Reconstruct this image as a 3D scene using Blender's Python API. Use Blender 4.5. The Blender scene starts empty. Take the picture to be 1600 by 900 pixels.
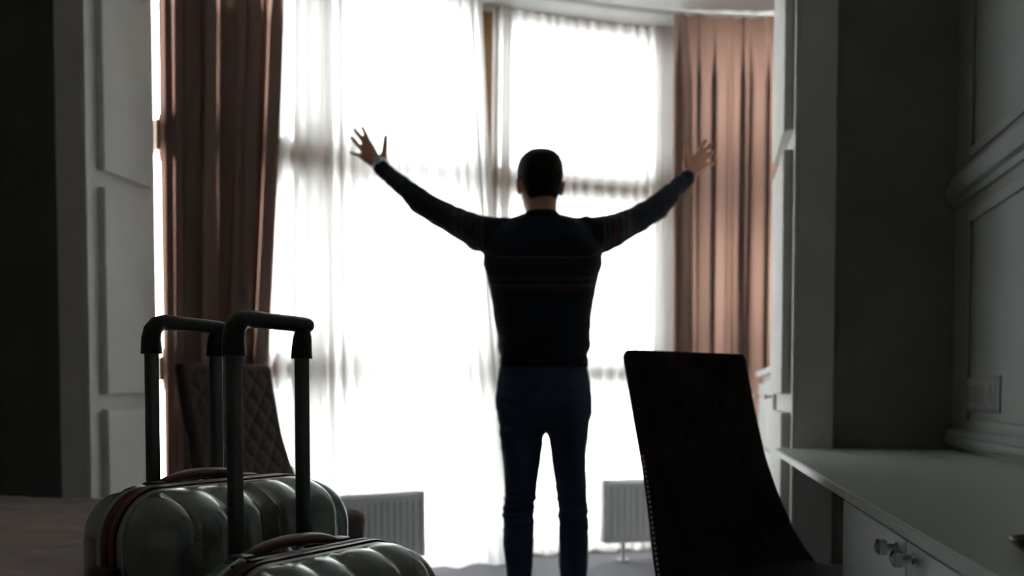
import bpy, bmesh, math, random
import numpy as np
from mathutils import Vector, Matrix, noise

# ------------------------------------------------------------------ camera, sky, exposure
sc = bpy.context.scene
col = sc.collection
YAW = 10.56
EYE = 0.94
cam_d = bpy.data.cameras.new('camera')
cam = bpy.data.objects.new('camera', cam_d)
col.objects.link(cam)
sc.camera = cam
cam_d.sensor_width = 36.0
cam_d.lens = 35.0
cam_d.shift_y = 0.1419
cam_d.clip_start = 0.05
cam.location = (0, 0, EYE)
cam.rotation_euler = (math.radians(90 - 2.3), 0, math.radians(YAW))
cam_d.dof.use_dof = True
cam_d.dof.focus_distance = 1.75
cam_d.dof.aperture_fstop = 3.3

world = bpy.data.worlds.new('overcast_sky')
sc.world = world
world.use_nodes = True
bg = world.node_tree.nodes['Background']
bg.inputs['Color'].default_value = (0.97, 0.985, 1.0, 1)
bg.inputs['Strength'].default_value = 17.0

sc.view_settings.view_transform = 'Standard'
sc.view_settings.look = 'None'
sc.view_settings.exposure = 0.0
sc.view_settings.gamma = 1.0
sc.view_settings.use_curve_mapping = False
cy = sc.cycles
cy.max_bounces = 8
cy.diffuse_bounces = 4
cy.glossy_bounces = 3
cy.transmission_bounces = 6
cy.transparent_max_bounces = 24
cy.sample_clamp_indirect = 4.0
cy.caustics_reflective = False
cy.caustics_refractive = False

# ------------------------------------------------------------------ helpers
R = math.radians
CY, SY = math.cos(R(YAW)), math.sin(R(YAW))


def W(r, f, z=0.0):
    """metres to the right of / ahead of the station point -> world"""
    return Vector((r * CY - f * SY, r * SY + f * CY, z))


def tag(o, label=None, cat=None, group=None, kind=None):
    if label: o['label'] = label
    if cat: o['category'] = cat
    if group: o['group'] = group
    if kind: o['kind'] = kind
    return o


def empty(name, loc, rz=0.0):
    o = bpy.data.objects.new(name, None)
    o.empty_display_size = 0.05
    o.location = loc
    o.rotation_euler = (0, 0, R(rz))
    col.objects.link(o)
    return o


class MB:
    """collects shapes, then links them as one mesh object"""
    def __init__(self):
        self.v, self.f = [], []

    def add(self, vs, fs):
        n = len(self.v)
        self.v += [tuple(p) for p in vs]
        self.f += [tuple(i + n for i in q) for q in fs]
        return self

    def box(self, c, s, bev=0.0, seg=2, rot=None):
        bm = bmesh.new()
        bmesh.ops.create_cube(bm, size=1.0)
        bmesh.ops.scale(bm, vec=s, verts=bm.verts)
        if bev:
            bmesh.ops.bevel(bm, geom=bm.edges[:], offset=bev, segments=seg, affect='EDGES', profile=0.5)
        M = Matrix.Translation(c)
        if rot is not None: M = M @ rot.to_4x4()
        bm.transform(M)
        bm.verts.index_update()
        self.add([v.co[:] for v in bm.verts], [[v.index for v in f.verts] for f in bm.faces])
        bm.free()
        return self

    def loft(self, rings, caps=True, closed=True):
        n = len(rings[0])
        vs = [p for r in rings for p in r]
        fs = []
        for i in range(len(rings) - 1):
            for j in range(n if closed else n - 1):
                k = (j + 1) % n
                fs.append((i * n + j, i * n + k, (i + 1) * n + k, (i + 1) * n + j))
        if caps and closed:
            fs.append(tuple(range(n - 1, -1, -1)))
            fs.append(tuple((len(rings) - 1) * n + j for j in range(n)))
        return self.add(vs, fs)

    def tube(self, pts, rad, n=12, flat=None):
        """pts list of 3d points, rad radius or list; flat=(ax, ratio) squashes along ax"""
        pts = [Vector(p) for p in pts]
        if not isinstance(rad, (list, tuple)): rad = [rad] * len(pts)
        rings = []
        up = None
        for i, p in enumerate(pts):
            a = pts[max(i - 1, 0)]; b = pts[min(i + 1, len(pts) - 1)]
            t = (b - a).normalized()
            if up is None:
                up = Vector((0, 0, 1)) if abs(t.z) < 0.9 else Vector((0, 1, 0))
            s = t.cross(up).normalized()
            u = s.cross(t).normalized()
            up = u
            ring = []
            for k in range(n):
                th = 2 * math.pi * k / n
                o = (s * math.cos(th) + u * math.sin(th)) * rad[i]
                if flat is not None:
                    ax = Vector(flat[0]).normalized()
                    o = o - ax * (o.dot(ax)) * (1 - flat[1])
                ring.append(p + o)
            rings.append(ring)
        return self.loft(rings)

    def cap_tube(self, pts, rad, n=14, flat=None):
        """tube with rounded ends"""
        pts = [Vector(p) for p in pts]
        rad = list(rad) if isinstance(rad, (list, tuple)) else [rad] * len(pts)
        t0 = (pts[0] - pts[1]).normalized(); t1 = (pts[-1] - pts[-2]).normalized()
        head = [(pts[0] + t0 * rad[0] * math.sin(a), max(rad[0] * math.cos(a), 1e-4)) for a in (1.5, 1.1, .6)]
        tail = [(pts[-1] + t1 * rad[-1] * math.sin(a), max(rad[-1] * math.cos(a), 1e-4)) for a in (.6, 1.1, 1.5)]
        P = [h[0] for h in head] + pts + [h[0] for h in tail]
        Q = [h[1] for h in head] + rad + [h[1] for h in tail]
        return self.tube(P, Q, n, flat)

    def ball(self, c, r, nu=20, nv=12, rot=None):
        rx, ry, rz = (r, r, r) if isinstance(r, (int, float)) else r
        rings = []
        for i in range(nv + 1):
            a = -math.pi / 2 + math.pi * i / nv
            a = max(min(a, math.pi / 2 - .02), -math.pi / 2 + .02)
            ring = []
            for k in range(nu):
                t = 2 * math.pi * k / nu
                p = Vector((rx * math.cos(a) * math.cos(t), ry * math.cos(a) * math.sin(t), rz * math.sin(a)))
                if rot is not None: p = rot @ p
                ring.append(p + Vector(c))
            rings.append(ring)
        return self.loft(rings)

    def build(self, name, m, parent=None, smooth=True, auto=40):
        me = bpy.data.meshes.new(name)
        me.from_pydata(self.v, [], self.f)
        return link(name, me, m, parent, smooth, auto)


def link(name, me, m, parent=None, smooth=True, auto=40):
    me.update()
    if m is not None and not me.materials: me.materials.append(m)
    if smooth:
        me.polygons.foreach_set('use_smooth', [True] * len(me.polygons))
        if auto:
            try: me.set_sharp_from_angle(angle=R(auto))
            except Exception: pass
    o = bpy.data.objects.new(name, me)
    col.objects.link(o)
    if parent is not None: o.parent = parent
    return o


def fix_normals(me):
    bm = bmesh.new(); bm.from_mesh(me)
    bmesh.ops.recalc_face_normals(bm, faces=bm.faces[:])
    bm.to_mesh(me); bm.free()


def remeshed(mb, voxel, smooth_it=3, factor=0.5):
    """fuse the collected closed shapes into one continuous skin"""
    me = bpy.data.meshes.new('fused')
    me.from_pydata(mb.v, [], mb.f)
    fix_normals(me)
    ob = bpy.data.objects.new('fused', me)
    col.objects.link(ob)
    md = ob.modifiers.new('r', 'REMESH'); md.mode = 'VOXEL'; md.voxel_size = voxel
    if smooth_it:
        ms = ob.modifiers.new('s', 'SMOOTH'); ms.factor = factor; ms.iterations = smooth_it
    dg = bpy.context.evaluated_depsgraph_get()
    out = bpy.data.meshes.new_from_object(ob.evaluated_get(dg))
    bpy.data.objects.remove(ob)
    return out


def displace(me, fn):
    """move every vertex along its normal by fn(co, normal) metres"""
    n = len(me.vertices)
    co = np.empty(n * 3); no = np.empty(n * 3)
    me.vertices.foreach_get('co', co)
    me.vertex_normals.foreach_get('vector', no)
    co = co.reshape(-1, 3); no = no.reshape(-1, 3)
    d = fn(co, no)
    co = co + no * d[:, None]
    me.vertices.foreach_set('co', co.ravel())
    me.update()


# ------------------------------------------------------------------ materials
def mat(name, c, rough=0.6, metal=0.0, spec=0.5, var=0.0, vscale=8.0, bump=0.0, bscale=60.0, sheen=0.0, coat=0.0,
        stretch=None):
    m = bpy.data.materials.new(name)
    m.use_nodes = True
    nt = m.node_tree
    b = nt.nodes['Principled BSDF']
    b.inputs['Base Color'].default_value = (*c, 1)
    b.inputs['Roughness'].default_value = rough
    b.inputs['Metallic'].default_value = metal
    b.inputs['Specular IOR Level'].default_value = spec
    b.inputs['Sheen Weight'].default_value = sheen
    b.inputs['Coat Weight'].default_value = coat
    b.inputs['Coat Roughness'].default_value = 0.15
    tc = nt.nodes.new('ShaderNodeTexCoord')
    src = tc.outputs['Object']
    if stretch:
        mp = nt.nodes.new('ShaderNodeMapping')
        mp.inputs['Scale'].default_value = stretch
        nt.links.new(src, mp.inputs['Vector']); src = mp.outputs['Vector']
    if var:
        n = nt.nodes.new('ShaderNodeTexNoise')
        n.inputs['Scale'].default_value = vscale
        n.inputs['Detail'].default_value = 5
        nt.links.new(src, n.inputs['Vector'])
        mx = nt.nodes.new('ShaderNodeMix'); mx.data_type = 'RGBA'
        mx.inputs['A'].default_value = (*[max(0, x * (1 - var)) for x in c], 1)
        mx.inputs['B'].default_value = (*[min(1, x * (1 + var)) for x in c], 1)
        nt.links.new(n.outputs['Fac'], mx.inputs['Factor'])
        nt.links.new(mx.outputs['Result'], b.inputs['Base Color'])
    if bump:
        n2 = nt.nodes.new('ShaderNodeTexNoise')
        n2.inputs['Scale'].default_value = bscale
        n2.inputs['Detail'].default_value = 4
        nt.links.new(src, n2.inputs['Vector'])
        bp = nt.nodes.new('ShaderNodeBump')
        bp.inputs['Strength'].default_value = bump
        bp.inputs['Distance'].default_value = 0.004
        nt.links.new(n2.outputs['Fac'], bp.inputs['Height'])
        nt.links.new(bp.outputs['Normal'], b.inputs['Normal'])
    return m


def cloth(name, c, ct, trans, face_trans=0.0, edge=0.0):
    """woven curtain: diffuse + translucent, partly see-through between the threads"""
    m = bpy.data.materials.new(name)
    m.use_nodes = True
    nt = m.node_tree
    for n in list(nt.nodes): nt.nodes.remove(n)
    out = nt.nodes.new('ShaderNodeOutputMaterial')
    d = nt.nodes.new('ShaderNodeBsdfDiffuse'); d.inputs['Color'].default_value = (*c, 1)
    t = nt.nodes.new('ShaderNodeBsdfTranslucent'); t.inputs['Color'].default_value = (*ct, 1)
    m1 = nt.nodes.new('ShaderNodeMixShader'); m1.inputs['Fac'].default_value = trans
    nt.links.new(d.outputs[0], m1.inputs[1]); nt.links.new(t.outputs[0], m1.inputs[2])
    last = m1
    if face_trans:
        tr = nt.nodes.new('ShaderNodeBsdfTransparent')
        tr.inputs['Color'].default_value = (1, 1, 1, 1)
        lw = nt.nodes.new('ShaderNodeLayerWeight'); lw.inputs['Blend'].default_value = 0.35
        mr = nt.nodes.new('ShaderNodeMapRange')
        mr.inputs['From Min'].default_value = 0.0; mr.inputs['From Max'].default_value = 0.8
        mr.inputs['To Min'].default_value = face_trans; mr.inputs['To Max'].default_value = edge
        nt.links.new(lw.outputs['Facing'], mr.inputs['Value'])
        m2 = nt.nodes.new('ShaderNodeMixShader')
        nt.links.new(mr.outputs['Result'], m2.inputs['Fac'])
        nt.links.new(m1.outputs[0], m2.inputs[1]); nt.links.new(tr.outputs[0], m2.inputs[2])
        last = m2
    nt.links.new(last.outputs[0], out.inputs['Surface'])
    return m


def glass_mat():
    m = bpy.data.materials.new('window_glass')
    m.use_nodes = True
    nt = m.node_tree
    for n in list(nt.nodes): nt.nodes.remove(n)
    out = nt.nodes.new('ShaderNodeOutputMaterial')
    tr = nt.nodes.new('ShaderNodeBsdfTransparent'); tr.inputs['Color'].default_value = (.95, .97, .96, 1)
    gl = nt.nodes.new('ShaderNodeBsdfGlossy'); gl.inputs['Roughness'].default_value = 0.02
    fr = nt.nodes.new('ShaderNodeFresnel'); fr.inputs['IOR'].default_value = 1.45
    mx = nt.nodes.new('ShaderNodeMixShader')
    nt.links.new(fr.outputs[0], mx.inputs['Fac'])
    nt.links.new(tr.outputs[0], mx.inputs[1]); nt.links.new(gl.outputs[0], mx.inputs[2])
    nt.links.new(mx.outputs[0], out.inputs['Surface'])
    return m


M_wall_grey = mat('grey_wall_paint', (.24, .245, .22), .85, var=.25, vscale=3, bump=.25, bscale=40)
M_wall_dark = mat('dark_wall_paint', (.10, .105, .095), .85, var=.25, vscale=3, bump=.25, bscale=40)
M_plaster = mat('grey_plaster_paint', (.84, .83, .80), .6, var=.10, vscale=5, bump=.3, bscale=18)
M_room = mat('light_room_paint', (.70, .68, .65), .8, var=.04, vscale=2)
M_panelwall = mat('grey_panelled_wall', (.33, .35, .33), .55, var=.06, vscale=2)
M_ceiling = mat('ceiling_paint', (.82, .81, .80), .9)
M_white_trim = mat('white_trim', (.85, .85, .84), .5)
M_carpet = mat('grey_carpet', (.22, .215, .24), .98, spec=.1, var=.35, vscale=90, bump=.6, bscale=300)
M_frame = mat('brown_window_wood', (.30, .155, .07), .5, var=.2, vscale=12, stretch=(1, 1, .1))
M_glass = glass_mat()
M_sheer = cloth('white_sheer', (.9, .9, .9), (.97, .965, .955), .93, face_trans=.11, edge=.03)
M_drape = cloth('rose_brown_drape', (.18, .135, .115), (.34, .195, .15), .31)
M_radiator = mat('radiator_enamel', (.86, .88, .89), .35)
M_rad_dark = mat('radiator_grille', (.6, .6, .6), .5)
M_leather = mat('dark_brown_upholstery', (.016, .011, .010), .7, spec=.12, var=.2, vscale=20, bump=.2, bscale=250)
M_leather_grey = mat('brown_quilted_fabric', (.048, .036, .031), .8, spec=.2, var=.2, vscale=20, bump=.2, bscale=250)
M_nail = mat('nailhead_metal', (.5, .47, .42), .3, metal=1)
M_darkwood = mat('dark_leg_wood', (.025, .016, .012), .4, var=.2)
M_laminate = mat('pale_desk_laminate', (.74, .82, .75), .32, var=.03, vscale=3)
M_cab = mat('pale_cabinet_lacquer', (.72, .82, .80), .4, var=.03, vscale=3)
M_cab_white = mat('white_dresser_lacquer', (.85, .86, .86), .4)
M_chrome = mat('chrome', (.75, .77, .8), .12, metal=1)
M_socket = mat('grey_white_plastic', (.40, .41, .40), .35)
M_socket_in = mat('socket_well', (.28, .29, .28), .4)
M_black_gloss = mat('black_gloss', (.01, .01, .011), .15)
M_shell = mat('silver_green_shell', (.36, .40, .375), .27, metal=.9, var=.12, vscale=30, bump=.03, bscale=60,
              stretch=(1, 1, .06), coat=.3)
M_rim = mat('brushed_rim', (.50, .53, .51), .42, metal=.8, var=.08, vscale=40)
M_zip = mat('oxblood_zip_tape', (.085, .019, .014), .42, spec=.5)
M_grip = mat('black_grip_plastic', (.010, .011, .011), .38)
M_pole = mat('dark_anodised_pole', (.12, .135, .13), .34, metal=.9)
M_pull = mat('black_zip_puller', (.012, .012, .012), .3)
M_bedspread = mat('taupe_bedspread', (.30, .245, .22), .95, spec=.1, var=.12, vscale=6, bump=.25, bscale=120)
M_bedbase = mat('blue_grey_bed_fabric', (.25, .31, .35), .9, spec=.2, bump=.3, bscale=200)
M_skin = mat('skin', (.62, .36, .24), .5, var=.08, vscale=30)
M_skin.node_tree.nodes['Principled BSDF'].inputs['Subsurface Weight'].default_value = 0.3
M_skin.node_tree.nodes['Principled BSDF'].inputs['Subsurface Radius'].default_value = (.012, .005, .003)
M_hair = mat('dark_brown_hair', (.012, .009, .007), .75, spec=.15, bump=.8, bscale=350, stretch=(1, 1, .25))
M_trouser = mat('navy_cotton', (.034, .048, .086), .9, spec=.15, var=.15, vscale=40, bump=.2, bscale=400)
M_shoe = mat('dark_shoe_leather', (.015, .013, .012), .4)
M_sole = mat('shoe_sole', (.05, .05, .05), .7)
M_steel = mat('watch_steel', (.62, .64, .66), .25, metal=1)
M_dial = mat('watch_dial', (.75, .75, .73), .3)
M_iris = mat('brown_iris', (.05, .025, .012), .15)
M_eye = mat('eye_white', (.8, .78, .75), .2)


def knit_mat():
    m = mat('navy_striped_knit', (.010, .013, .022), .95, spec=.1, sheen=.1)
    nt = m.node_tree
    b = nt.nodes['Principled BSDF']
    at = nt.nodes.new('ShaderNodeAttribute'); at.attribute_name = 'stripe'
    mr = nt.nodes.new('ShaderNodeMapRange')
    mr.inputs['From Min'].default_value = -0.02; mr.inputs['From Max'].default_value = 0.18
    nt.links.new(at.outputs['Fac'], mr.inputs['Value'])
    cr = nt.nodes.new('ShaderNodeValToRGB'); cr.color_ramp.interpolation = 'CONSTANT'
    navy = (.010, .013, .022, 1)
    stops = [(-.02, navy), (-.004, (.06, .038, .02, 1)), (.004, navy), (.013, (.02, .032, .036, 1)), (.021, navy),
             (.036, (.05, .010, .015, 1)), (.043, navy), (.050, (.04, .01, .015, 1)), (.054, navy),
             (.066, (.03, .037, .048, 1)), (.074, (.016, .022, .03, 1)), (.080, navy), (.090, (.05, .042, .018, 1)),
             (.097, (.02, .03, .03, 1)), (.104, (.06, .009, .013, 1)), (.110, navy)]
    el = cr.color_ramp.elements
    el[0].position = 0; el[0].color = navy
    el[1].position = (stops[1][0] + .02) / .2; el[1].color = stops[1][1]
    for p, c in stops[2:]:
        e = el.new((p + .02) / .2); e.color = c
    nt.links.new(mr.outputs['Result'], cr.inputs['Fac'])
    nt.links.new(cr.outputs['Color'], b.inputs['Base Color'])
    tc = nt.nodes.new('ShaderNodeTexCoord')
    wv = nt.nodes.new('ShaderNodeTexWave'); wv.inputs['Scale'].default_value = 60; wv.inputs['Distortion'].default_value = 1.5
    nt.links.new(tc.outputs['Object'], wv.inputs['Vector'])
    bp = nt.nodes.new('ShaderNodeBump'); bp.inputs['Strength'].default_value = .3; bp.inputs['Distance'].default_value = .002
    nt.links.new(wv.outputs['Fac'], bp.inputs['Height'])
    nt.links.new(bp.outputs['Normal'], b.inputs['Normal'])
    return m


M_knit = knit_mat()

# ------------------------------------------------------------------ room shell
XL, XR, YB, YF, ZC = -3.6, 0.85, -2.6, 6.9, 3.10
ST_L, ST_R = -2.47, 0.335          # faces of the two wall piers left and right of the window bay
YL0, YR0, YP = 3.735, 3.60, 4.27   # their near faces and far ends


def S(o): return tag(o, kind='structure')


PLAN = [(XL - .2, YB - .2), (XR + .2, YB - .2), (XR + .2, 6.62), (.85, 6.62), (-.27, 6.31), (-1.30, 5.74), (-2.00, 5.22), (-2.60, 4.30), (XL - .2, 4.30)]


def slab(name, z0, z1, m):
    n = len(PLAN)
    mb = MB().add([(x, y, z) for z in (z0, z1) for x, y in PLAN],
                  [tuple(range(n - 1, -1, -1)), tuple(range(n, 2 * n))] + [(i, (i + 1) % n, n + (i + 1) % n, n + i) for i in range(n)])
    return S(mb.build(name, m, smooth=False))


slab('floor', -.1, 0, M_carpet)
slab('ceiling', ZC, ZC + .1, M_ceiling)
S(MB().box((XL - .1, (YB + 4.30) / 2, ZC / 2), (.2, 4.30 - YB, ZC)).build('wall_left', M_room, smooth=False))
wall_right = S(MB().box((XR + .1, (YB + 6.62) / 2, ZC / 2), (.2, 6.62 - YB, ZC)).build('wall_right', M_panelwall, smooth=False))
S(MB().box(((XL + XR) / 2, YB - .1, ZC / 2), (XR - XL, .2, ZC)).build('wall_rear', M_room, smooth=False))


def pier(name, x0, x1, y0, face_x, side, YP, mw):
    """solid wall pier: dark near face, casing board at its corner, raised stone panels on the reveal"""
    root = S(MB().box(((x0 + x1) / 2, (y0 + YP) / 2, ZC / 2), (x1 - x0, YP - y0, ZC)).build(name, mw, smooth=False))
    cw = .125
    cx = face_x - side * cw / 2
    o = MB().box((cx, y0 - .0125, ZC / 2), (cw, .025, ZC - .002), .003, 1).build('casing_board', M_plaster, root)
    b = MB().box((face_x + side * .006, (y0 + YP) / 2 - .0125, ZC / 2), (.012, YP - y0 + .025, ZC - .002)).build('reveal_board', M_plaster, root)
    for (za, zb) in ((.10, .872), (.938, 1.797), (1.865, 2.62), (2.69, 3.06)):
        MB().box((face_x + side * (.012 + .016), (y0 + .055 + YP - .075) / 2, (za + zb) / 2),
                 (.032, YP - .075 - y0 - .055, zb - za), .003, 1).build('raised_panel', M_plaster, root)
    return root


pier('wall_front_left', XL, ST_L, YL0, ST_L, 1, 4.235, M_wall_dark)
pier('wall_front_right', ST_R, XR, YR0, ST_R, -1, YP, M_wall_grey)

# right wall mouldings
def moulding_run(x, y0, y1, z, h, depth, name, parent):
    prof = [(0, -h / 2), (-depth * .35, -h / 2), (-depth * .4, -h * .3), (-depth * .8, -h * .22), (-depth, -h * .05),
            (-depth, h * .15), (-depth * .7, h * .22), (-depth * .7, h * .34), (-depth * .45, h / 2), (0, h / 2)]
    rings = [[(x + a, y, z + b) for a, b in prof] for y in (y0, y1)]
    return MB().loft(rings).build(name, M_panelwall, parent, auto=25)


S(moulding_run(XR, YB, YR0, 1.61, .105, .035, 'trim_1', None))
S(moulding_run(XR, YB, YR0, .786, .07, .028, 'trim_2', None))
def frame_moulding(z0, z1, y0, y1, name):
    mb = MB()
    t, d = .035, .011
    for (yc, zc, sy, sz) in (((y0 + y1) / 2, z0, y1 - y0, t), ((y0 + y1) / 2, z1, y1 - y0, t),
                             (y0, (z0 + z1) / 2, t, z1 - z0), (y1, (z0 + z1) / 2, t, z1 - z0)):
        mb.box((XR - d / 2, yc, zc), (d, sy, sz), .006, 2)
    return S(mb.build(name, M_panelwall))
frame_moulding(.838, 1.50, 1.0, 3.40, 'trim_3')
frame_moulding(1.70, 2.85, 1.0, 3.40, 'trim_4')

# ------------------------------------------------------------------ window bay
V = [Vector(p) for p in ((-2.52, 4.215), (-1.915, 5.15), (-1.24, 5.64), (-.23, 6.20), (.85, 6.50))]
ZT = (1.00, 1.11, 2.06, 2.20)


def window(i):
    a, b = V[i], V[i + 1]
    t = (b - a); L = t.length; t.normalize()
    ang = math.atan2(t.y, t.x)
    c = (a + b) / 2
    rot = Matrix.Rotation(ang, 3, 'Z')
    fr = MB()
    dp = .09

    def piece(u0, u1, z0, z1, d=dp, off=0.0):
        u = (u0 + u1) / 2 - L / 2
        p = rot @ Vector((u, off, (z0 + z1) / 2)) + Vector((c.x, c.y, 0))
        return p, (u1 - u0, d, z1 - z0)
    for args in ((0.0, .06 if i else .02, 0, ZC), (L - .06, L, 0, ZC), (.02, L - .06, 0, .05), (.06, L - .06, ZT[0], ZT[1]),
                 (.06, L - .06, ZT[2], ZT[3]), (.06, L - .06, ZC - .09, ZC)):
        p, s = piece(*args)
        fr.box(p, s, .004, 1, rot)
    root = S(fr.build('window_%d' % (i + 1), M_frame, auto=30))
    for (z0, z1) in ((.05, ZT[0]), (ZT[1], ZT[2]), (ZT[3], ZC - .09)):
        sash = MB()
        for args in ((.06 if i else .02, .10 if i else .03, z0, z1), (L - .10, L - .06, z0, z1), (.10, L - .10, z0, z0 + .04), (.10, L - .10, z1 - .04, z1)):
            p, s = piece(*args, d=.06, off=-.01)
            sash.box(p, s, .003, 1, rot)
        so = sash.build('sash', M_frame, root, auto=30)
        p, s = piece(.10 if i else .03, L - .10, z0 + .04, z1 - .04, d=.006, off=0)
        MB().box(p, s, 0, 1, rot).build('pane', M_glass, so, smooth=False)
    # corner mullion
    MB().box((b.x, b.y, ZC / 2), (.13, .13, ZC - .002), .01, 2,
             Matrix.Rotation(ang - R(5), 3, 'Z')).build('mullion', M_frame, root, auto=30)
    return root


for i in range(4): window(i)


def track_path(d, d0=None, n=60):
    """smooth curve following the bay at distance d inside the glass"""
    P = []
    ds = [d if d0 is None else d0, d, d, d, d]
    for i in range(5):
        ns = []
        for a, b in ((i - 1, i), (i, i + 1)):
            if a >= 0 and b < 5:
                t = (V[b] - V[a]).normalized()
                ns.append(Vector((t.y, -t.x)))
        m = sum(ns, Vector((0, 0))).normalized()
        P.append(V[i] + m * (ds[i] / m.dot(ns[0])))
    P = [2 * P[0] - P[1]] + P + [2 * P[-1] - P[-2]]
    out = []
    for i in range(1, 5):
        a, b, c, e = P[i - 1:i + 3]
        for k in range(n):
            t = k / n
            out.append(.5 * ((2 * b) + (c - a) * t + (2 * a - 5 * b + 4 * c - e) * t * t + (3 * b - a - 3 * c + e) * t ** 3))
    out.append(P[-2])
    return out


class Path:
    def __init__(self, pts):
        self.p = pts
        self.s = [0.0]
        for a, b in zip(pts, pts[1:]): self.s.append(self.s[-1] + (b - a).length)

    def at(self, s):
        s = min(max(s, 0), self.s[-1] - 1e-6)
        i = int(np.searchsorted(self.s, s, side='right')) - 1
        i = min(i, len(self.p) - 2)
        t = (s - self.s[i]) / (self.s[i + 1] - self.s[i])
        p = self.p[i].lerp(self.p[i + 1], t)
        tg = (self.p[i + 1] - self.p[i]).normalized()
        return p, Vector((tg.y, -tg.x))

    def s_of_x(self, x):
        return float(np.interp(x, [q.x for q in self.p], self.s))


# curved white curtain cornice under the ceiling
pc = Path(track_path(.20, .04))
ring = []
prof = [(-.05, 0), (-.05, -.012), (.0, -.012), (.004, -.02), (.17, -.02), (.19, -.012), (.20, 0)]
rings = []
for k in range(121):
    p, n = pc.at(pc.s[-1] * k / 120)
    rings.append([(p.x + n.x * a, p.y + n.y * a, ZC + b) for a, b in prof])
S(MB().loft(rings).build('trim_5', M_white_trim, auto=30))


def curtain(name, m, path, xs_top, xs_bot, z0, z1, fold, nu, nv=48, flare=0.0, seed=1):
    """hanging cloth; fold(u, v) gives the offset of the pleat from the track in metres"""
    sa, sb = path.s_of_x(xs_top[0]), path.s_of_x(xs_top[1])
    ba, bb = path.s_of_x(xs_bot[0]), path.s_of_x(xs_bot[1])
    vs = []
    for j in range(nv + 1):
        v = j / nv                              # 0 top, 1 hem
        z = z1 + (z0 - z1) * v
        g = v ** 1.3
        for i in range(nu + 1):
            u = i / nu
            s = (sa + (sb - sa) * u) * (1 - g) + (ba + (bb - ba) * u) * g
            d = fold(u, v)
            if isinstance(d, tuple): d, s = d[0], s + d[1]
            d += flare * v ** 5
            p, n = path.at(s)
            zz = z
            if j == nv: zz += .008 * math.sin(u * 40 + seed)
            vs.append((p.x + n.x * d, p.y + n.y * d, zz))
    fs = [(j * (nu + 1) + i, j * (nu + 1) + i + 1, (j + 1) * (nu + 1) + i + 1, (j + 1) * (nu + 1) + i)
          for j in range(nv) for i in range(nu)]
    return MB().add(vs, fs).build(name, m, auto=0)


def pleats(n, amp, seed, soft=0.4, wander=.05):
    rnd = random.Random(seed)
    ph = [rnd.uniform(0, 6.28) for _ in range(8)]

    def f(u, v):
        uu = u + wander / n * 6 * v * (math.sin(u * 9 + ph[0]) + .6 * math.sin(u * 23 + ph[1]))
        a = amp * (0.75 + .25 * math.sin(u * 11 + ph[2]))
        x = math.sin(2 * math.pi * n * uu + 1.3 * math.sin(u * 14 + ph[3]))
        y = math.sin(2 * math.pi * n * 2.3 * uu + ph[4] + v)
        return a * (x * (1 - soft * .5) + soft * .45 * y) * (0.8 + .3 * v)
    return f


def omega(n, amp, lat, seed, wander=.04, wmin=.0):
    """deep drape pleats that fold back over themselves"""
    base = pleats(n, amp, seed, .25, wander)
    rnd = random.Random(seed + 50)
    ph = [rnd.uniform(0, 6.28) for _ in range(6)]

    def f(u, v):
        d = base(u, v)
        w = wmin + (1 - wmin) * (.5 + .5 * math.sin(u * 8 + ph[0]) * math.sin(u * 19 + ph[1]))
        d *= min(1, .3 + u * 7)
        x = 2 * math.pi * n * u + 1.3 * math.sin(u * 14 + random.Random(seed).uniform(0, 6.28) * 0 + ph[2])
        k = min(1, .25 + v * 6)
        e = min(1, u / .04, (1 - u) / .04)
        return d * (.45 + .55 * k), e * k * w * lat * math.sin(2 * x + ph[3] + .8 * v)
    return f


drape_path = Path(track_path(.42, .06))
sheer_path = Path(track_path(.25, .0))
sheer_path_inner = Path(track_path(.215, .04))

c = curtain('drape', M_drape, drape_path, (-2.42, -1.955), (-2.42, -2.10), .02, ZC - .02, omega(8, .055, .05, 3, .04, .36), 720, seed=2)
tag(c, 'dark rose-brown drape gathered at the left end of the window', 'curtain')
c = curtain('drape', M_drape, drape_path, (-.145, .60), (-.13, .60), .02, ZC - .02, omega(6, .06, .052, 9, .05, .12), 620, seed=5)
tag(c, 'rose-brown drape at the right end of the window behind the raised right hand', 'curtain')


def sheer_fold_left(u, v):
    g = math.exp(-((u - .12) / .14) ** 2)                       # gathered at the outer end
    k = math.exp(-((1 - u) / .06) ** 2)
    a = .010 + .030 * g + .014 * k
    w = u + .010 * v * math.sin(u * 21)
    d = a * math.sin(2 * math.pi * 17 * w + 2.2 * math.sin(u * 13)) + .003 * math.sin(2 * math.pi * 47 * u + 2 * v) * (.6 + g)
    return d, (.055 * math.exp(-((u - .17) / .09) ** 2) + .03 * k) * math.sin(2 * math.pi * 31 * u + 1.5 * math.sin(u * 20) + v) * min(1, u / .03, (1 - u) / .05)


def sheer_fold_right(u, v):
    g = math.exp(-((1 - u) / .16) ** 2)
    k = math.exp(-(u / .08) ** 2)
    a = .010 + .026 * g + .018 * k
    w = u + .010 * v * math.sin(u * 17 + 1)
    d = a * math.sin(2 * math.pi * 17 * w + 2.0 * math.sin(u * 12 + 2)) + .003 * math.sin(2 * math.pi * 49 * u + 2 * v) * (.6 + g) - .018
    return d, (.050 * math.exp(-((u - .92) / .06) ** 2) + .035 * math.exp(-((u - .05) / .05) ** 2)) * math.sin(2 * math.pi * 33 * u + 1.5 * math.sin(u * 17) + v) * min(1, u / .05)


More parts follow.
